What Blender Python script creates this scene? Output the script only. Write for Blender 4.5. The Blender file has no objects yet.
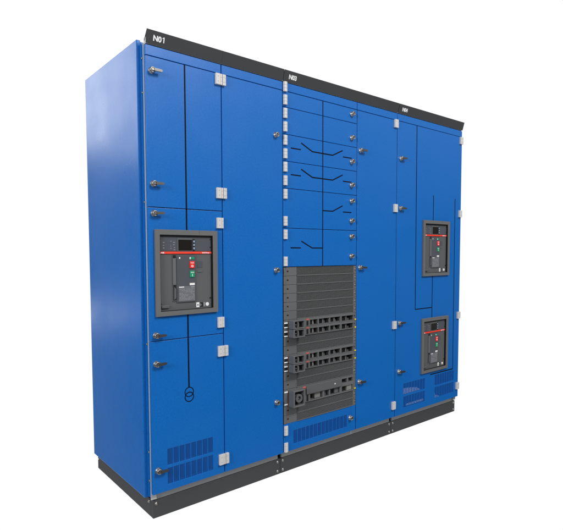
import bpy, bmesh, math, random
from mathutils import Vector, Matrix
random.seed(7)
C = bpy.context.scene.collection

# ------------------------------------------------------------------ materials
def mat(name, col, rough=.5, metal=0., spec=.5, grain=0., gscale=900., vary=0., coat=0., bump_dist=.0003, mottle=0.):
    m = bpy.data.materials.new(name); m.use_nodes = True
    nt = m.node_tree; b = nt.nodes['Principled BSDF']
    b.inputs['Base Color'].default_value = (*col, 1)
    b.inputs['Roughness'].default_value = rough
    b.inputs['Metallic'].default_value = metal
    b.inputs['Specular IOR Level'].default_value = spec
    b.inputs['Coat Weight'].default_value = coat
    tc = nt.nodes.new('ShaderNodeTexCoord')
    if grain:
        n = nt.nodes.new('ShaderNodeTexNoise'); n.inputs['Scale'].default_value = gscale
        n.inputs['Detail'].default_value = 2
        nt.links.new(tc.outputs['Object'], n.inputs['Vector'])
        bu = nt.nodes.new('ShaderNodeBump'); bu.inputs['Strength'].default_value = grain
        bu.inputs['Distance'].default_value = bump_dist
        nt.links.new(n.outputs['Fac'], bu.inputs['Height']); nt.links.new(bu.outputs['Normal'], b.inputs['Normal'])
    if mottle:      # leather-grain powder coat: fine tone variation of the paint itself
        n3 = nt.nodes.new('ShaderNodeTexNoise'); n3.inputs['Scale'].default_value = 130; n3.inputs['Detail'].default_value = 3
        nt.links.new(tc.outputs['Object'], n3.inputs['Vector'])
        r3 = nt.nodes.new('ShaderNodeMapRange'); r3.inputs['From Min'].default_value = .25; r3.inputs['From Max'].default_value = .75
        r3.inputs['To Min'].default_value = 1-mottle; r3.inputs['To Max'].default_value = 1+mottle
        nt.links.new(n3.outputs['Fac'], r3.inputs['Value'])
        sc3 = nt.nodes.new('ShaderNodeVectorMath'); sc3.operation = 'SCALE'; sc3.inputs[0].default_value = col
        nt.links.new(r3.outputs['Result'], sc3.inputs['Scale']); nt.links.new(sc3.outputs['Vector'], b.inputs['Base Color'])
    if vary:
        n2 = nt.nodes.new('ShaderNodeTexNoise'); n2.inputs['Scale'].default_value = 3.2; n2.inputs['Detail'].default_value = 6
        nt.links.new(tc.outputs['Object'], n2.inputs['Vector'])
        r = nt.nodes.new('ShaderNodeMapRange')
        r.inputs['From Min'].default_value = .3; r.inputs['From Max'].default_value = .7
        r.inputs['To Min'].default_value = rough - vary; r.inputs['To Max'].default_value = rough + vary
        nt.links.new(n2.outputs['Fac'], r.inputs['Value']); nt.links.new(r.outputs['Result'], b.inputs['Roughness'])
    return m

M = dict(
    blue   = mat('blue_powder_coat', (.0035,.120,.435), .31, spec=.45, mottle=.11, grain=.35, gscale=420, vary=.05),
    bluegr = mat('blue_perforated_sheet', (.006,.088,.37), .5, spec=.3),
    bluein = mat('blue_inner_paint', (.008,.06,.30), .55, spec=.2),
    fascia = mat('anthracite_powder_coat', (.047,.049,.052), .5, spec=.2, grain=.3, gscale=500, vary=.06),
    plinth = mat('graphite_plinth_coat', (.056,.058,.060), .5, spec=.3, grain=.3, gscale=400, vary=.07),
    rail   = mat('grey_zinc_rail', (.48,.485,.48), .5, spec=.4, grain=.2, vary=.08),
    strip  = mat('pale_aluminium_edge', (.55,.55,.55), .4, metal=.3),
    hinge  = mat('pale_grey_hinge_plastic', (.56,.55,.54), .45, spec=.4, grain=.15),
    hingel = mat('hinge_groove', (.22,.22,.22), .6),
    chrome = mat('nickel_lock_metal', (.31,.30,.285), .40, metal=1., grain=.1, gscale=300),
    lever  = mat('cast_zinc_lever', (.19,.185,.175), .42, metal=1., grain=.2, gscale=300),
    slot   = mat('lock_slot', (.02,.02,.02), .5),
    black  = mat('black_mimic_tape', (.004,.004,.005), .6, spec=.08),
    rubber = mat('black_rubber', (.008,.008,.008), .7, spec=.15),
    bezel  = mat('grey_bezel_plastic', (.122,.123,.126), .5, spec=.3, grain=.25, gscale=700, vary=.05),
    face   = mat('dark_grey_moulded_plastic', (.094,.098,.103), .5, spec=.3, grain=.25, gscale=700, vary=.06),
    panel  = mat('slate_control_panel', (.070,.077,.090), .42, spec=.35, grain=.1, vary=.06),
    glass  = mat('dark_display_glass', (.012,.011,.010), .15, spec=.5),
    red    = mat('red_button', (.80,.016,.014), .4),
    stripe = mat('red_stripe_print', (.80,.045,.022), .45),
    green  = mat('green_button', (.004,.26,.12), .4),
    white  = mat('white_print', (.78,.78,.78), .55),
    greypr = mat('grey_print', (.24,.25,.27), .55),
    module = mat('fuse_module_grey', (.118,.120,.124), .5, spec=.3, grain=.25, gscale=700, vary=.06),
    modhi  = mat('fuse_handle_grey', (.100,.102,.107), .45, spec=.35, grain=.2, gscale=700, vary=.06),
    grille = mat('louvre_grey', (.094,.096,.099), .55, spec=.3, vary=.05),
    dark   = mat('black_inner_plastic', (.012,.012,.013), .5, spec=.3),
    beige  = mat('stone_grey_terminal', (.22,.217,.208), .5),
    yellow = mat('yellow_tag', (.78,.62,.02), .5),
    redtag = mat('red_tag', (.50,.10,.085), .5),
    plate  = mat('pale_vent_light_patch', (.88,.89,.90), .5),
    inner  = mat('interior_grey', (.03,.03,.032), .7),
    led    = mat('pale_blue_key', (.28,.36,.50), .4),
    label  = mat('spec_label_film', (.13,.14,.155), .4),
)

# ------------------------------------------------------------------ mesh helpers
class MB:
    def __init__(s): s.bm = bmesh.new(); s.mats = []
    def mi(s, m):
        if m not in s.mats: s.mats.append(m)
        return s.mats.index(m)
    def box(s, x0, x1, y0, y1, z0, z1, m='blue', mtx=None):
        i = s.mi(m)
        v = [s.bm.verts.new(p) for p in ((x0,y0,z0),(x1,y0,z0),(x1,y1,z0),(x0,y1,z0),(x0,y0,z1),(x1,y0,z1),(x1,y1,z1),(x0,y1,z1))]
        if mtx is not None:
            for q in v: q.co = mtx @ q.co
        for f in ((0,3,2,1),(4,5,6,7),(0,1,5,4),(1,2,6,5),(2,3,7,6),(3,0,4,7)):
            s.bm.faces.new([v[k] for k in f]).material_index = i
        return s
    def prism(s, poly, y0, y1, m='blue', smooth=False):
        """poly: (x,z) outline, extruded along y."""
        i = s.mi(m)
        a = [s.bm.verts.new((x,y0,z)) for x,z in poly]; b = [s.bm.verts.new((x,y1,z)) for x,z in poly]
        n = len(poly)
        fs = [s.bm.faces.new(a), s.bm.faces.new(b[::-1])]
        for k in range(n):
            f = s.bm.faces.new((a[k], b[k], b[(k+1)%n], a[(k+1)%n])); f.smooth = smooth; fs.append(f)
        for f in fs: f.material_index = i
        return s
    def ring(s, cx, cz, r0, r1, y0, y1, m, n=48):
        i = s.mi(m); L = []
        for k in range(n):
            c, q = math.cos(2*math.pi*k/n), math.sin(2*math.pi*k/n)
            L.append([s.bm.verts.new((cx+r*c, y, cz+r*q)) for r,y in ((r0,y1),(r0,y0),(r1,y0),(r1,y1))])
        for k in range(n):
            A, B = L[k], L[(k+1)%n]
            for j in range(4): s.bm.faces.new((A[j],A[(j+1)%4],B[(j+1)%4],B[j])).material_index = i
        return s
    def lathe(s, prof, cx, cz, m, n=28):
        """prof: list of (r, y) turned about the y axis."""
        i = s.mi(m); rings = []
        for r, y in prof:
            if r < 1e-6: rings.append([s.bm.verts.new((cx,y,cz))])
            else: rings.append([s.bm.verts.new((cx+r*math.cos(2*math.pi*k/n), y, cz+r*math.sin(2*math.pi*k/n))) for k in range(n)])
        for A, B in zip(rings, rings[1:]):
            for k in range(n):
                p = [A[k%len(A)], A[(k+1)%len(A)], B[(k+1)%len(B)], B[k%len(B)]]
                q = [];
                for v in p:
                    if v not in q: q.append(v)
                if len(q) > 2:
                    f = s.bm.faces.new(q); f.material_index = i; f.smooth = True
        return s
    def holed(s, x0, x1, z0, z1, y0, y1, holes, m='blue'):
        """slab with rectangular openings (x0,x1,z0,z1)."""
        i = s.mi(m)
        xs = sorted({x0,x1,*[h[0] for h in holes],*[h[1] for h in holes]})
        zs = sorted({z0,z1,*[h[2] for h in holes],*[h[3] for h in holes]})
        def solid(a, b):
            if a < 0 or b < 0 or a >= len(xs)-1 or b >= len(zs)-1: return False
            cx, cz = (xs[a]+xs[a+1])/2, (zs[b]+zs[b+1])/2
            return not any(h[0] < cx < h[1] and h[2] < cz < h[3] for h in holes)
        V = {}
        def v(a, b, k):
            if (a,b,k) not in V: V[a,b,k] = s.bm.verts.new((xs[a], (y0,y1)[k], zs[b]))
            return V[a,b,k]
        for a in range(len(xs)-1):
            for b in range(len(zs)-1):
                if not solid(a,b): continue
                fs = [(v(a,b,0),v(a+1,b,0),v(a+1,b+1,0),v(a,b+1,0)), (v(a,b,1),v(a,b+1,1),v(a+1,b+1,1),v(a+1,b,1))]
                if not solid(a-1,b): fs.append((v(a,b,0),v(a,b+1,0),v(a,b+1,1),v(a,b,1)))
                if not solid(a+1,b): fs.append((v(a+1,b,0),v(a+1,b,1),v(a+1,b+1,1),v(a+1,b+1,0)))
                if not solid(a,b-1): fs.append((v(a,b,0),v(a,b,1),v(a+1,b,1),v(a+1,b,0)))
                if not solid(a,b+1): fs.append((v(a,b+1,0),v(a+1,b+1,0),v(a+1,b+1,1),v(a,b+1,1)))
                for f in fs: s.bm.faces.new(f).material_index = i
        return s
    def line(s, pts, w, m='black', y=-.0009, y1=.0002):
        """mitred flat strip along (x,z) points."""
        P = [Vector(p) for p in pts]; L = []; R = []
        for k, p in enumerate(P):
            ds = []
            if k: ds.append((p-P[k-1]).normalized())
            if k < len(P)-1: ds.append((P[k+1]-p).normalized())
            n = [Vector((-d.y, d.x)) for d in ds]
            if len(n) == 2:
                mm = (n[0]+n[1]).normalized(); q = mm*(w/2/max(.3,mm.dot(n[0])))
            else: q = n[0]*(w/2)
            L.append(p+q); R.append(p-q)
        for k in range(len(P)-1):
            s.prism([R[k], R[k+1], L[k+1], L[k]], y, y1, m)
        return s
    def build(s, name, parent=None, loc=(0,0,0), bevel=0., seg=2):
        bmesh.ops.recalc_face_normals(s.bm, faces=s.bm.faces)
        me = bpy.data.meshes.new(name); s.bm.to_mesh(me); s.bm.free()
        for m in s.mats: me.materials.append(M[m])
        o = bpy.data.objects.new(name, me); C.objects.link(o)
        o.location = loc
        if parent: o.parent = parent
        if bevel:
            b = o.modifiers.new('edge', 'BEVEL'); b.width = bevel; b.segments = seg
            b.limit_method = 'ANGLE'; b.angle_limit = math.radians(40)
        return o

def copy_to(o, parent, loc):
    c = o.copy(); C.objects.link(c); c.parent = parent; c.location = loc
    return c

def lettering(txt, size, m, parent, mtx, extrude=.0004, bold=.0, name='lettering', align='LEFT', sx=1.):
    cu = bpy.data.curves.new(name, 'FONT'); cu.body = txt; cu.size = size; cu.extrude = extrude; cu.offset = bold
    cu.align_x = align
    t = bpy.data.objects.new(name, cu); C.objects.link(t)
    dg = bpy.context.evaluated_depsgraph_get()
    me = bpy.data.meshes.new_from_object(t.evaluated_get(dg))
    bpy.data.objects.remove(t); bpy.data.curves.remove(cu)
    me.transform(Matrix.Diagonal((sx,1,1,1))); me.materials.clear(); me.materials.append(M[m]); me.name = name
    o = bpy.data.objects.new(name, me); C.objects.link(o); o.parent = parent; o.matrix_local = mtx
    return o
UP = Matrix.Rotation(math.radians(90), 4, 'X')       # text lying in XZ, facing -Y
def at(x, y, z): return Matrix.Translation((x,y,z)) @ UP

# ------------------------------------------------------------------ the thing
root = bpy.data.objects.new('switchgear_cabinet', None); C.objects.link(root)
root['label'] = 'long blue low voltage switchgear cabinet with grey fuse modules, three breakers and a dark plinth'
root['category'] = 'switchgear'

XL, G0, G1, G2, G3, XR = 0., .3852, .7683, 1.3512, 1.7368, 2.504
ZB, ZH, ZT = .1266, 2.0955, 2.1405
gh = .0017          # half a horizontal seam
g = .0024            # half a door gap
TH = .018

# --- housing
def side_panel(x0, x1):
    b = MB(); b.box(x0, x1, .049, .73, .102, 2.1705)
    return b.build('side_panel', root, bevel=.003)
sp = side_panel(-.0197, -.0008)
side_panel(XR+.0008, XR+.0197)
b = MB(); b.box(0, XR, .712, .73, .09, 2.165); b.build('rear_panel', root)
b = MB(); b.box(0, XR, .05, .711, 2.146, 2.164); b.build('roof_panel', root)
b = MB(); b.box(.012, XR, .031, .711, .0858, .0861, 'inner'); b.build('base_plate', root)
b = MB(); b.box(.02, XR-.02, .30, .31, .093, 2.145, 'inner'); b.build('mounting_plate', root)

def post(x0, x1, y0=.022, y1=.07):
    b = MB(); b.box(x0, x1, y0, y1, .128, 2.145, 'bluein'); return b.build('frame_post', root)
for gx in (G0, G1, G2, G3): post(gx-.011, gx+.011)
# left corner: stepped blue post with a pale edge strip towards the door
def corner(sx, x):
    b = MB()
    X = lambda a, c: (x+a, x+c) if sx > 0 else (x-c, x-a)
    b.box(*X(-.0006,.03), .0285, .0395, .106, 2.150)
    b.box(*X(-.0035,.03), .0397, .060, .106, 2.150)
    p = b.build('corner_post', root, bevel=.0012)
    e = MB(); e.box(*X(-.0015,.025), .0205, .0262, .096, 2.150, 'strip')
    e.build('edge_strip', root, bevel=.0006)
    s0 = None
    for z in (2.088, 1.94, 1.46, .82, .32, .185):
        if s0 is None:
            s = MB(); s.lathe([(0,-.0045),(.003,-.0042),(.0048,-.0025),(.005,.0004),(.0,.0004)], 0, 0, 'chrome', 16)
            s0 = s.build('screw', p, (x-.0012*sx, .034, z)); s0.rotation_euler = (0, 0, -math.pi/2*sx)
        else: copy_to(s0, p, (x-.0012*sx, .034, z))
corner(1, 0.); corner(-1, XR)

# --- plinth and bottom rail
PF = .0299
seams = [(.0115, G1-.001), (G1+.001, G3-.001), (G3+.001, 2.5115)]
bolt0 = None
def bolts(parent, pts, rz=0):
    global bolt0
    for p in pts:
        if bolt0 is None:
            q = MB(); q.lathe([(0,-.006),(.0042,-.0058),(.0048,-.004),(.0048,-.0015),(.0078,-.0013),(.008,.0003),(0,.0003)], 0, 0, 'chrome', 20)
            bolt0 = q.build('bolt', parent, p); bolt0.rotation_euler = (0,0,rz)
        else:
            c = copy_to(bolt0, parent, p); c.rotation_euler = (0,0,rz)
for i, (a, c) in enumerate(seams):
    b = MB(); b.box(a, c, PF, PF+.025, 0, .0856, 'plinth')
    p = b.build('plinth_front', root, bevel=.0015)
    pts = []
    pts += [(a+.016, PF, .068)] if i == 0 else [(a+.018, PF, .070), (a+.018, PF, .018)]
    pts += [(c-.018, PF, .070), (c-.018, PF, .018)]
    bolts(p, pts)
    r = MB(); r.box(a+.012, c-.012, .036, .05, .0862, .1245, 'rail')
    r.build('bottom_rail', root, bevel=.001)
for x0, x1, rz, xb in ((.0115,.0365,-math.pi/2,.0115), (2.4865,2.5115,math.pi/2,2.5115)):
    b = MB(); b.box(x0, x1, PF+.0255, .7355, 0, .0854, 'plinth'); b.box(x0, x1, .7365, .761, 0, .050, 'plinth'); b.box(x0,x1,.7365,.761,.056,.0854,'plinth')
    p = b.build('plinth_side', root, bevel=.0015)
    bolts(p, [(xb, PF+.045, .068)], rz)

# --- top fascia, leaning forward, open ends
def fascia(x0, x1):
    i = MB()
    A = [(-.0035,2.1455),(-.0186,2.2),(-.0170,2.2008),(.0150,2.160),(.0134,2.1588),(-.0165,2.1968),(-.0015,2.1460)]
    va = [i.bm.verts.new((x0,y,z)) for y,z in A]; vb = [i.bm.verts.new((x1,y,z)) for y,z in A]
    k = i.mi('fascia')
    i.bm.faces.new(va).material_index = k; i.bm.faces.new(vb[::-1]).material_index = k
    for n in range(len(A)): i.bm.faces.new((va[n],vb[n],vb[(n+1)%len(A)],va[(n+1)%len(A)])).material_index = k
    return i.build('top_fascia', root)
F = [fascia(XL, G0-.0004), fascia(G0+.0004, G1-.0016), fascia(G1+.0016, G3-.002), fascia(G3+.002, XR)]
tilt = math.atan2(.0151, .0545)
for par, txt, x in ((F[0],'N0',.031), (F[2],'N03',.803), (F[3],'N04',1.772)):
    mt = Matrix.Translation((x, -.0083-.0003, 2.1607)) @ Matrix.Rotation(math.radians(90)+tilt, 4, 'X')
    lettering(txt, .0315, 'white', par, mt, bold=.0011, sx=.98)
    if txt == 'N0':      # the figure one, with its flag
        q = MB(); q.prism([(.0490,0),(.0532,0),(.0532,.0232),(.0500,.0232),(.0440,.0192),(.0440,.0158),(.0490,.0186)], -.0005, .0004, 'white')
        o1 = q.build('lettering', par); o1.matrix_local = mt @ Matrix.Rotation(math.radians(-90), 4, 'X')
b = MB(); b.box(.004, XR-.004, .006, .022, 2.1395, 2.1445, 'rubber'); b.box(.002, XR-.002, .0015, .0205, 2.1450, 2.172, 'rail'); b.build('fascia_bracket', root)

# ------------------------------------------------------------------ ironmongery prototypes
lock_mesh = knob_mesh = None
def make_lock(parent, loc, lever):
    b = MB()
    b.lathe([(0,.001),(.0150,.001),(.0150,-.0020),(.0128,-.0032),(.0128,-.0160),(.0116,-.0188),(.0080,-.0192),(.0076,-.0165),(0,-.0165)], 0, 0, 'chrome')
    if lever:
        b.box(-.0075,.0075,-.0225,-.0166,-.0045,.0045,'chrome')
        b.prism([(.004,-.0062),(.036,-.0056),(.0405,-.0035),(.0415,0),(.0405,.0035),(.036,.0056),(.004,.0062)], -.0255, -.0185, 'lever')
    else:
        R = Matrix.Rotation(math.radians(35), 4, 'Y')
        b.box(-.0078,.0078,-.0192,-.0166,-.0026,.0026,'slot', R)
        b.box(-.0026,.0026,-.0205,-.0167,-.0075,.0075,'chrome', R)
    return b.build('lock', parent, loc)
protos = {}
def lock(parent, x, z, lever=False):
    k = 'lever' if lever else 'knob'
    if k not in protos: protos[k] = make_lock(parent, (x,0,z), lever)
    else:
        c = copy_to(protos[k], parent, (x,0,z)); c.rotation_euler = (0, math.radians(random.uniform(-3.5,3.5) if lever else random.uniform(-30,30)), 0)

def hinge(parent, x, z, kind):
    """kind: leaf (left of gap), slim (right of gap), barrel."""
    if kind in protos: return copy_to(protos[kind], parent, (x,0,z))
    b = MB()
    if kind == 'barrel':
        n = 14
        for z0, z1 in ((-.0255,-.0092),(-.0084,.0084),(.0092,.0255)):
            poly = [(-.0125,-.0005)] + [(-.0125*math.cos(math.pi*k/n), -.004-.0095*math.sin(math.pi*k/n)) for k in range(n+1)] + [(.0125,-.0005)]
            i = b.mi('hinge')
            A = [b.bm.verts.new((px,py,z0)) for px,py in poly]; B = [b.bm.verts.new((px,py,z1)) for px,py in poly]
            b.bm.faces.new(A).material_index = i; b.bm.faces.new(B[::-1]).material_index = i
            for k in range(len(poly)):
                f = b.bm.faces.new((A[k],B[k],B[(k+1)%len(poly)],A[(k+1)%len(poly)])); f.material_index = i
        b.box(-.0105,.0105,-.010,-.0004,-.0245,.0245,'hingel')
        o = b.build('hinge', parent, (x,0,z), bevel=.0006)
    else:
        w = .017 if kind == 'leaf' else .009
        b.box(-w, w*.36, -.013, -.0004, -.0255, .0255, 'hinge')
        b.box(w*.42, w, -.0125, -.0004, -.0255, -.0095, 'hinge')
        b.box(w*.42, w, -.0125, -.0004, -.0088, .0088, 'hinge')
        b.box(w*.42, w, -.0125, -.0004, .0095, .0255, 'hinge')
        b.box(w*.33, w*.9, -.0105, -.0004, -.0245, .0245, 'hingel')
        b.ring(-w*.35, .012, .0018, .0028, -.0133, -.0128, 'hingel', 12)
        b.ring(-w*.35, -.012, .0018, .0028, -.0133, -.0128, 'hingel', 12)
        o = b.build('hinge', parent, (x,0,z), bevel=.0009)
    protos[kind] = o
    return o

def vent(parent, x0, z0, n, rows, pitch=.0311, w=.0265, h=.0755, rowpitch=.0905):
    """perforated grille lying behind the door's openings: returns the openings."""
    holes = []
    b = MB()
    hx, hz = 5, 16
    for r in range(rows):
        for k in range(n):
            a = x0+k*pitch; c = z0+r*rowpitch
            holes.append((a, a+w, c, c+h))
            px, pz = w/hx, h/hz
            hs = []
            for u in range(hx):
                for v in range(hz):
                    hs.append((a+(u+.17)*px, a+(u+.83)*px, c+(v+.17)*pz, c+(v+.83)*pz))
            b.holed(a+.0001, a+w-.0001, c+.0001, c+h-.0001, .0012, .0022, hs, 'bluegr')
    return holes, b

def door(x0, x1, z0, z1, holes=(), name='door', label=None):
    b = MB(); b.holed(x0, x1, z0, z1, 0, TH, list(holes))
    o = b.build(name, root, bevel=.0011)
    if label: o['label'] = label
    return o

# --- header strips
hp = []
for a, c in ((XL,G0-g),(G0+g,G1-g),(G1+g,G2-g),(G2+g,G3-g),(G3+g,XR)):
    hp.append(door(a, c, ZH+gh, ZT, name='header_panel'))

# ------------------------------------------------------------------ N01 left compartment
LA, LB = 1.4375, .8345
MW = .0066; mx = .188
dA = door(XL, G0-g, LA+gh, ZH-gh)
cbx, cbz = .1865, 1.1425
BW, BH = .1615, .1965
dB = door(XL, G0-g, LB+gh, LA-gh, [(cbx-.142, cbx+.142, cbz-.178, cbz+.178)])
vh, vb = vent(None, .0735, .1585, 8, 2)
dC = door(XL, G0-g, ZB, LB-gh, vh)
vb.build('vent_grille', dC)
MB().line([(mx,LA+gh),(mx,ZH-gh)], MW).build('mimic_line', dA)
MB().line([(mx,LB+gh),(mx,cbz-BH-.0005)], MW).build('mimic_line', dB); MB().line([(mx,cbz+BH+.0005),(mx,LA-gh)], MW).build('mimic_line', dB)
m = MB(); m.line([(mx+.001,.596),(mx,LB-gh)], MW); m.ring(mx+.002, .5735, .0205, .0242, -.0009, .0002, 'black'); m.ring(mx+.002, .5500, .0205, .0242, -.0013, .0002, 'black')
m.build('transformer_symbol', dC)
for d, zs in ((dA,(2.033,1.541)), (dB,(1.41,.861)), (dC,(.73,.235))):
    for z in zs: lock(d, .026, z, True)
for d, zs in ((dA,(2.067,1.524)), (dB,(1.379,.892)), (dC,(.748,.200))):
    for z in zs: hinge(d, G0-.0185, z, 'leaf')

# N01 right compartment
dR = door(G0+g, G1-g, ZB, ZH-gh)
for z in (1.855, 1.141, .421): lock(dR, .721, z)
for z in (2.067, 1.524, .748, .200): hinge(dR, G0+.0105, z, 'slim')

# ------------------------------------------------------------------ N03 feeder doors
Z = [ZH, 2.0115, 1.869, 1.7265, 1.5815, 1.3675, 1.156]
dl = [door(G1+g, G2-g, Z[k+1]+.0014, Z[k]-(gh if k == 0 else .0014)) for k in range(6)]
bx = 1.0635; bw = .0054; sw = .0058
for k, d in enumerate(dl):
    MB().line([(bx,Z[k+1]+.0014),(bx,Z[k]-(gh if k == 0 else .0014))], bw).build('mimic_line', d)
for k, z in ((2,1.8005),(3,1.6575)):
    m = MB()
    m.line([(.825,z),(.8965,z)], sw); m.line([(.8995,z+.0365),(.9815,z),(1.1425,z-.001),(1.226,z+.0365)], sw, y=-.0013)
    m.line([(1.2295,z),(1.303,z)], sw); m.build('switch_symbol', dl[k])
m = MB(); m.line([(bx+bw/2,1.476),(1.1445,1.476),(1.227,1.5125)], sw); m.line([(1.2305,1.476),(1.303,1.476)], sw); m.build('switch_symbol', dl[4])
m = MB(); m.line([(.900,1.298),(.981,1.2605),(bx-bw/2,1.2605)], sw); m.line([(.8225,1.2605),(.8955,1.2605)], sw); m.build('switch_symbol', dl[5])
for k, zs in ((0,(2.063,)),(1,(1.923,)),(2,(1.781,)),(3,(1.641,)),(4,(1.546,1.427)),(5,(1.332,1.213))):
    for z in zs: lock(dl[k], 1.3045, z)
HX = G1+.0155
hinge(hp[2], HX, 2.1165, 'barrel')
for k, zs in ((0,(2.048,)),(1,(1.978,1.907)),(2,(1.8365,1.765)),(3,(1.6945,1.622)),(4,(1.550,1.405)),(5,(1.333,1.187))):
    for z in zs: hinge(dl[k], HX, z, 'barrel')
vh, vb = vent(None, .842, .162, 14, 1)
dV = door(G1+g, G2-g, ZB, .2845, vh); vb.build('vent_grille', dV)
lock(dV, 1.301, .213)
for z in (.250, .155): hinge(dV, HX, z, 'barrel')
dN = door(G2+g, G3-g, ZB, ZH-gh)
for z in (1.857, 1.142, .425): lock(dN, 1.382, z, True)
for z in (2.071, 1.525, .752, .208): hinge(dN, G3-.0195, z, 'leaf')

# ------------------------------------------------------------------ N04 door
holes = []
cb4 = ((2.184, 1.2635), (2.182, .5705))
for cx, cz in cb4: holes.append((cx-.142, cx+.142, cz-.178, cz+.178))
v1, b1 = vent(None, 1.832, .1695, 8, 2); v2, b2 = vent(None, 2.199, .1715, 8, 2)
dE = door(G3+g, XR, ZB, ZH-gh, holes+v1+v2)
b1.build('vent_grille', dE); b2.build('vent_grille', dE)
# added pale plates behind the grilles, shaped like light showing through the holes
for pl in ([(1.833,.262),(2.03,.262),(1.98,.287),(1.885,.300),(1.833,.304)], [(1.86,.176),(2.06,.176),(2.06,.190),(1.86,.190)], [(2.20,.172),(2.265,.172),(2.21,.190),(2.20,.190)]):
    MB().prism(pl, .0025, .0035, 'plate').build('vent_light_patch', root)
lw = .0058
for pts, wd in (([(1.947,ZH-gh),(1.951,.8395),(2.150-lw/2,.8395)], lw), ([(2.150,1.638),(2.150,1.2635+BH+.0005)], lw),
                ([(2.150,1.2635-BH-.0005),(2.149,.5705+BH+.0005)], lw), ([(2.424,1.632),(2.428,.3565)], lw), ([(2.428+lw/2,.3515),(2.141,.3515)], .0072)):
    MB().line(pts, wd).build('mimic_line', dE)
for z in (1.855, 1.528, .760, .430): lock(dE, 1.776, z, True)
for z in (2.067, 1.524, .757, .212): hinge(dE, XR-.0165, z, 'leaf')

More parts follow.
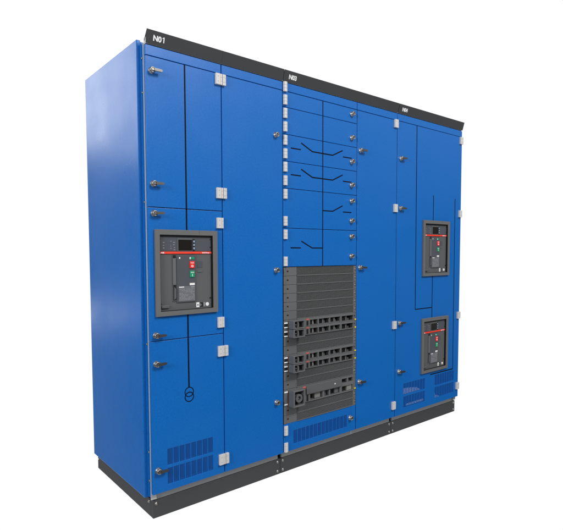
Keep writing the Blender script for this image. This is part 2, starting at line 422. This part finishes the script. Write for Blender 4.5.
# ------------------------------------------------------------------ air circuit breakers
def breaker():
    """built about the centre of its bezel; door face at y = 0."""
    F = MB()
    F.box(-.1385, .132, .001, .12, -.174, .172, 'face')
    F.box(-.137, .130, -.0015, .0008, .0990, .166, 'panel')          # upper instrument bay
    F.box(-.0555,.0435,-.0035,.0008,-.1395,.0820,'panel')            # raised control panel
    F.box(-.0755,-.0565,-.0025,.0008,-.1330,.0830,'face')            # lever channel
    F.box(.0545,.0825,-.0004,.0008,.0210,.0540,'panel'); F.box(.0555,.0815,-.0012,.0008,-.0010,.0080,'face')
    o = F.build('circuit_breaker', None, bevel=.0012)
    Z = MB(); Z.holed(-BW, BW, -BH, BH, -.0125, -.0005, [(-.1395,.1355,-.175,.1735)], 'bezel')
    Z.box(.0615,.0622,-.0128,-.0120,.1737,BH,'rubber')
    Z.build('bezel', o, bevel=.0018)
    G = MB(); G.holed(-.1393,.1353,-.1748,.1733,-.0108,.0006,[(-.1375,.1322,-.1728,.1700)],'rubber'); G.build('gasket', o)
    S = MB(); S.box(-.1385,.1320,-.0032,.0005,.0870,.0970,'stripe'); S.build('stripe', o, bevel=.0006)
    lettering('ABB', .0095, 'white', o, at(-.1320,-.0033,.0887), bold=.0003)
    lettering('SACE Emax', .0085, 'white', o, at(.0805,-.0033,.0889), bold=.0002, sx=.98)
    D = MB(); D.holed(-.0500,.0285,.0975,.1600,-.0045,.0005,[(-.0445,.0275,.1015,.1520)],'face'); D.box(-.0445,.0275,-.0022,.0003,.1015,.1520,'glass')
    D.build('display', o, bevel=.0006)
    K = MB(); K.box(.0300,.0420,-.0028,.0003,.1000,.1560,'dark')
    for zz in (.108,.124,.140): K.box(.0335,.0405,-.0050,-.0025,zz,zz+.009,'led')
    K.build('keypad', o, bevel=.0006)
    L = MB(); L.box(-.0735,-.0585,-.0060,-.0023,-.0560,.0660,'bezel'); L.box(-.0735,-.0580,-.0030,-.0023,.0670,.0820,'dark')
    L.box(-.0730,-.0580,-.0032,-.0023,-.1280,-.0580,'dark'); L.prism([(-.0700,-.125),(-.0610,-.118),(-.0605,-.075),(-.0690,-.066)],-.0085,-.0030,'face')
    L.build('charging_lever', o, bevel=.0012)
    for m_, z0, z1, t1, t2 in (('red',.0195,.0520,'PUSH','O'), ('green',-.0235,.0070,'PUSH','I')):
        B = MB(); B.box(.0125,.0375,-.0075,-.0033,z0,z1,m_); bt = B.build('push_button', o, bevel=.0012)
        bt['label'] = 'red off button' if m_ == 'red' else 'green on button'
        lettering(t1, .0075, 'white', bt, at(.025,-.0076,z1-.0105), align='CENTER', bold=.0001)
        lettering(t2, .0140, 'white', bt, at(.025,-.0076,z0+.0050), align='CENTER', bold=.0006)
    I = MB(); I.box(.0125,.0375,-.0050,-.0033,.0610,.0720,'green'); I.box(.0125,.0180,-.0054,-.0049,.0615,.0715,'white'); I.build('spring_indicator', o, bevel=.0005)
    P = MB(); P.box(-.0450,.0385,-.0043,-.0033,-.1340,-.0640,'label')
    P.box(.0120,.0380,-.0047,-.0033,-.0605,-.0505,'white')
    P.box(-.0440,-.0180,-.0047,-.0042,-.0700,-.0660,'white'); P.box(.0180,.0375,-.0047,-.0042,-.0710,-.0660,'greypr')
    rnd = random.Random(3)
    for r in range(9):
        zz = -.0775-r*.0062
        x = -.0430
        while x < .034:
            w = rnd.uniform(.004,.012)
            if rnd.random() < .75: P.box(x, min(x+w,.037), -.0046, -.0042, zz-.0022, zz, 'greypr')
            x += w+.003
    P.build('rating_plate', o)
    W = MB(); W.box(-.0420,-.0355,-.0040,-.0033,.0640,.0715,'white'); W.build('badge', o)
    T = MB(); T.box(.0480,.0640,-.0006,.0012,-.1680,-.1450,'white'); T.box(.0530,.0590,-.0010,-.0005,-.1600,-.1530,'panel')
    T.box(.0680,.0830,-.0006,.0012,-.1660,-.1460,'dark'); T.prism([(.0690,-.165),(.0760,-.157),(.0690,-.149)],-.0010,-.0005,'greypr')
    T.box(.0880,.0960,-.0004,.0012,-.1660,-.1460,'greypr'); T.ring(.108,-.156,.0005,.0088,-.0006,.0012,'white',20); T.build('pictogram', o)
    H = MB(); H.box(-.1330,-.0940,-.0060,.0005,-.1610,-.1490,'face'); H.box(-.1300,-.0970,-.0075,-.0055,-.1530,-.1500,'bezel'); H.build('flap', o, bevel=.0015)
    for px, pz in ((-.133,-.141),(.124,-.126),(-.134,.155),(.126,.155),(.126,.118)):
        N = MB(); N.lathe([(0,-.0022),(.003,-.0022),(.0036,-.0012),(.0036,.002),(0,.002)], px, pz, 'dark', 14); N.build('screw', o)
    U = MB()
    for px, pz, w in ((-.121,.112,.008),(-.121,.124,.006),(-.121,.137,.009),(-.083,.110,.004),(-.083,.121,.003),(-.083,.143,.005),(-.070,.138,.010),(-.070,.127,.008),(-.066,.114,.006),(-.068,.104,.009)):
        U.box(px, px+w, -.0019, -.0013, pz, pz+.003, 'greypr')
    U.build('print_mark', o)
    return o
cb = breaker(); cb.parent = root; cb.location = (cbx, 0, cbz)
for cx, cz in cb4:
    c = cb.copy(); C.objects.link(c); c.parent = root; c.location = (cx, 0, cz)
    for ch in list(cb.children):
        d = ch.copy(); C.objects.link(d); d.parent = c
        for gch in ch.children:
            e = gch.copy(); C.objects.link(e); e.parent = d

# ------------------------------------------------------------------ fuse module rack
RX0, RX1, RZ1, U = .7735, 1.3500, 1.1545, .0483
def grille_mesh(h):
    b = MB()
    b.box(.867, 1.3235, .006, .0075, .001, h-.001, 'grille')
    b.box(.8672, 1.3233, -.0034, .0055, .0003, .0034, 'module'); b.box(.8672, 1.3233, -.0024, .0055, h-.0022, h-.0002, 'module')
    n = round(h/.0069)
    for k in range(n):
        z = .0038+k*(h-.0066)/n
        b.box(.867, 1.3235, -.0006, .0058, z, z+.0033, 'grille')
    for k in range(38):
        x = .8715+k*.0119
        b.box(x, x+.0022, .0014, .0059, .0012, h-.0012, 'grille')
    return b
def blank():
    b = MB()
    h = U-.0007
    b.box(RX0, .8665, 0, .09, .0006, h, 'module'); b.box(RX0-.0008, RX0+.0115, -.0022, .002, .0012, h-.0006, 'module')
    b.box(1.3240, RX1, 0, .09, .0006, h, 'module'); b.box(.8668, 1.3238, .008, .09, .0006, h, 'grille')
    o = b.build('blanking_module', None, bevel=.0011)
    grille_mesh(h).build('grille', o)
    s = MB(); s.lathe([(0,-.0008),(.0046,-.0008),(.0056,.0004),(0,.0004)], .801, .026, 'dark', 16)
    s.box(.7935,.800,-.0012,.0003,.0245,.0275,'dark'); s.build('latch_hole', o)
    s = MB(); s.lathe([(0,-.0035),(.003,-.0032),(.0042,-.0015),(.0044,.0004),(0,.0004)], 1.3345, .026, 'chrome', 16); s.box(1.3405,1.3445,-.0006,.0003,.016,.021,'dark'); s.box(1.3405,1.3445,-.0006,.0003,.034,.039,'dark'); s.build('screw', o)
    return o

def rounded_handle(h):
    """pull handle, front view: frame with a deep opening and a curved grip in it."""
    x0, x1, y0 = .801, .886, -.050
    b = MB()
    big = h > .06
    t = .009 if big else .0055
    b.holed(x0, x1, .0007, h-.0007, y0, -.0045, [(x0+.011, x1-.009, .0007+t, h-.0007-t)], 'modhi')
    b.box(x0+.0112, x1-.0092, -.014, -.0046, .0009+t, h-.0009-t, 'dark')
    return b
def handle_parts(o, h):
    big = h > .06
    ho = rounded_handle(h).build('pull_handle', o, bevel=.0035, seg=3)
    q = MB(); cx = .8435
    r0 = h*.27
    n = 14
    if big:
        q.ring(.845, h/2, .012, .0235, -.046, -.016, 'modhi', 28); q.box(.819,.845,-.044,-.018,h/2-.004,h/2+.004,'modhi')
    else:
        poly = [(cx-.006+.005*math.cos(a), h/2+(h/2-.0085)*math.sin(a)) for a in [math.pi*(.5-k/n) for k in range(n+1)]]
        poly = [(x,z) for x,z in poly]+[(x-.009,z) for x,z in poly[::-1]]
        q.prism(poly, -.047, -.0145, 'modhi')
        q.box(.815,.8195,-.046,-.0145,.007,.015,'modhi'); q.box(.8205,.834,-.040,-.0145,.020,.026,'modhi')
    q.build('grip', ho)
    return ho
def active():
    h = U-.0007
    b = MB()
    b.box(RX0, .8665, 0, .09, .0006, h, 'module')
    W = [(.960,1.021),(1.029,1.114),(1.121,1.206),(1.217,1.319)]
    b.holed(.8668, 1.3238, .0006, h, -.0075, .030, [(a,c,.0035,.0355) for a,c in W], 'module')
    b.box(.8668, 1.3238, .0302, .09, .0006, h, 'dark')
    b.box(1.3240, RX1, 0, .09, .0006, h, 'module')
    o = b.build('fuse_switch_module', None, bevel=.0018)
    handle_parts(o, h)
    q = MB()
    rn = random.Random(11)
    for a, c in W:
        L = c-a; q = MB()
        q.box(a+.003, a+L*rn.uniform(.30,.38), .008, .030, .006, rn.uniform(.022,.031), 'dark')
        q.box(a+L*.42, a+L*rn.uniform(.50,.58), .003, .029, .0045, .0335, 'beige' if L < .07 else 'module')
        q.box(a+L*.64, a+L*.78, .012, .030, .005, rn.uniform(.018,.026), 'grille'); q.box(a+L*.84, a+L*.93, .004, .030, .005, rn.uniform(.024,.033), 'dark')
        q.box(a+.002, c-.002, -.0005, .006, .0036, rn.uniform(.006,.009), 'grille')
        q.build('fuse_contact', o, bevel=.0006)
    q = MB(); q.box(.930, .951, -.0092, -.0072, .0370, .0445, 'redtag'); q.build('red_tag', o, bevel=.0005)
    q = MB(); q.box(.932, .946, -.0084, -.0072, .0060, .0330, 'dark'); q.build('fuse_slot', o)
    q = MB(); q.box(.7745, .7985, -.0035, .0006, .0285, .0355, 'white'); q.box(.7745, .7985, -.0035, .0006, .0045, .0105, 'white')
    q.box(.7752, .7975, -.0012, .0006, .0115, .0275, 'dark'); q.build('white_tab', o, bevel=.001)
    q = MB(); q.box(1.3350, 1.3480, -.0028, .0004, .0020, .0100, 'yellow'); q.build('yellow_tag', o, bevel=.0006)
    q = MB(); q.lathe([(0,-.0025),(.003,-.0022),(.0040,-.001),(.0042,.0004),(0,.0004)], 1.3345, .030, 'dark', 14); q.build('screw', o)
    return o
def active_big():
    h = 2*U-.0012
    b = MB()
    b.box(RX0, .8665, 0, .09, .0006, h, 'module')
    W = [(.961,1.060),(1.075,1.113),(1.123,1.204)]
    b.holed(.8668, 1.3238, .0006, h, -.0075, .030, [(a,c,.0060,.0420) for a,c in W]+[(1.221,1.316,.006,.040),(1.221,1.265,.060,.086),(1.275,1.316,.060,.086)], 'module')
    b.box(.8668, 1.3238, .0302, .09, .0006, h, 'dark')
    b.box(1.3240, RX1, 0, .09, .0006, h, 'module')
    o = b.build('fuse_switch_module', None, bevel=.0018)
    o['label'] = 'double height fuse switch module with a round grip'
    handle_parts(o, h)
    q = MB(); q.box(.927, 1.212, -.0150, -.0072, .0480, h-.001, 'modhi'); q.box(1.150,1.158,-.0158,-.0148,.068,.076,'white'); q.build('cover_plate', o, bevel=.0018)
    for x0, x1, y0, z0, z1, m_ in ((1.005,1.050,.004,.008,.040,'beige'), (1.083,1.105,.012,.008,.034,'grille'), (1.128,1.160,.012,.008,.036,'dark'), (1.168,1.198,.004,.008,.038,'module'),
                                   (1.230,1.262,.010,.008,.030,'dark'), (1.270,1.312,.000,.008,.038,'beige'), (1.285,1.300,.010,.062,.084,'grille')):
        q = MB(); q.box(x0, x1, y0, .030, z0, z1, m_); q.build('fuse_contact', o, bevel=.0006)
    q = MB(); q.box(.905, .926, -.0105, -.0072, .0850, .0930, 'redtag'); q.build('red_tag', o, bevel=.0005)
    q = MB(); q.box(.932, .946, -.0084, -.0072, .0060, .0420, 'dark'); q.build('fuse_slot', o)
    q = MB(); q.box(.7745, .7985, -.0035, .0006, .0790, .0860, 'white'); q.box(.7745, .7985, -.0035, .0006, .0100, .0165, 'white')
    q.box(.7752,.7975,-.0020,.0006,.018,.078,'module'); q.build('white_tab', o, bevel=.001)
    q = MB(); q.box(1.3350, 1.3480, -.0028, .0004, .0060, .0140, 'yellow'); q.build('yellow_tag', o, bevel=.0006)
    return o
def copy_tree(o):
    c = o.copy(); C.objects.link(c); c.parent = root
    for ch in list(o.children):
        d = ch.copy(); C.objects.link(d); d.parent = c
        for gch in ch.children:
            e = gch.copy(); C.objects.link(e); e.parent = d
    return c
pb = blank(); pa = active(); ub = ua = False
layout = 'bbbbbbaabbaabbDbb'
z = RZ1
for ch in layout:
    z -= U*(2 if ch == 'D' else 1)
    if ch == 'D': o = active_big(); o.parent = root
    elif ch == 'b': o = copy_tree(pb) if ub else pb; ub = True
    else: o = copy_tree(pa) if ua else pa; ua = True
    o.parent = root; o.location = (0, 0, z)

# ------------------------------------------------------------------ camera
cam = bpy.data.cameras.new('camera'); co = bpy.data.objects.new('camera', cam); C.objects.link(co)
r = Vector((.7704838,-.6374554,-.0023140)); u = Vector((.0381593,.0424985,.9983675)); f = Vector((.6363164,.7693143,-.0570692))
co.matrix_world = Matrix(((r.x,u.x,-f.x,-.96343629),(r.y,u.y,-f.y,-2.1233652),(r.z,u.z,-f.z,1.23118246),(0,0,0,1)))
cam.sensor_fit = 'HORIZONTAL'; cam.sensor_width = 36
cam.lens = 505.3898/563*36
cam.shift_x = (281.5-286.5763)/563; cam.shift_y = (282.077-265)/563
cam.clip_start = .05; cam.clip_end = 200
bpy.context.scene.camera = co

# ------------------------------------------------------------------ studio light: white backdrop behind, dim hall elsewhere
w = bpy.data.worlds.new('World'); bpy.context.scene.world = w; w.use_nodes = True
nt = w.node_tree; N = nt.nodes; Lk = nt.links
bg = N['Background']
tc = N.new('ShaderNodeTexCoord')
sep = N.new('ShaderNodeSeparateXYZ'); Lk.new(tc.outputs['Generated'], sep.inputs[0])
flat = N.new('ShaderNodeCombineXYZ'); Lk.new(sep.outputs['X'], flat.inputs['X']); Lk.new(sep.outputs['Y'], flat.inputs['Y'])
nrm = N.new('ShaderNodeVectorMath'); nrm.operation = 'NORMALIZE'; Lk.new(flat.outputs[0], nrm.inputs[0])
dot = N.new('ShaderNodeVectorMath'); dot.operation = 'DOT_PRODUCT'; Lk.new(nrm.outputs[0], dot.inputs[0]); dot.inputs[1].default_value = (.636,.769,0)
back = N.new('ShaderNodeMapRange'); back.interpolation_type = 'SMOOTHSTEP'
back.inputs['From Min'].default_value = .55; back.inputs['From Max'].default_value = .71
Lk.new(dot.outputs['Value'], back.inputs['Value'])
rm = N.new('ShaderNodeMapRange'); rm.inputs['From Min'].default_value = -1; rm.inputs['From Max'].default_value = 1
Lk.new(sep.outputs['Z'], rm.inputs['Value'])
ramp = N.new('ShaderNodeValToRGB'); Lk.new(rm.outputs['Result'], ramp.inputs['Fac'])
def sset(pairs):
    e = ramp.color_ramp.elements
    while len(e) > 1: e.remove(e[-1])
    for k, (zv, v) in enumerate(pairs):
        el = e[0] if k == 0 else e.new((zv+1)/2)
        el.position = (zv+1)/2; el.color = (v, v, v*1.02, 1)
sset([(-1,.95),(-.66,.8),(-.48,.04),(-.17,.03),(-.10,.30),(-.05,.03),(.0,.03),(.12,.16),(.28,.50),(.5,.75),(1,.8)])
mix = N.new('ShaderNodeMix'); mix.data_type = 'RGBA'
Lk.new(back.outputs['Result'], mix.inputs['Factor']); Lk.new(ramp.outputs['Color'], mix.inputs['A'])
mix.inputs['B'].default_value = (1.02,1.02,1.02,1)
Lk.new(mix.outputs['Result'], bg.inputs['Color']); bg.inputs['Strength'].default_value = 1.

def area(name, loc, tgt, sx, sy, power, col=(1,1,1)):
    l = bpy.data.lights.new(name, 'AREA'); l.shape = 'RECTANGLE'; l.size = sx; l.size_y = sy; l.energy = power; l.color = col
    o = bpy.data.objects.new(name, l); C.objects.link(o); o.location = loc
    o.rotation_euler = (Vector(tgt)-Vector(loc)).to_track_quat('-Z','Y').to_euler()
area('softbox_key', (2.2,-5.0,6.0), (1.2,0,.8), 2.2, 1.6, 372, (1,.985,.96))
area('softbox_fill', (-4.4,-1.7,2.5), (0,.3,1.1), 1.6, 1.6, 170)
area('window_light', (-1.5,5.2,3.65), (0,.4,1.5), 2.0, 1.9, 34)

area('floor_reflection_light', (-1.45,5.2,.36), (0,.4,1.0), 1.3, .2, 2.1)  # added lamp standing in for the floor's reflected band on the side panel

sc = bpy.context.scene
sc.view_settings.view_transform = 'Standard'; sc.view_settings.look = 'None'; sc.view_settings.exposure = 0; sc.view_settings.gamma = 1
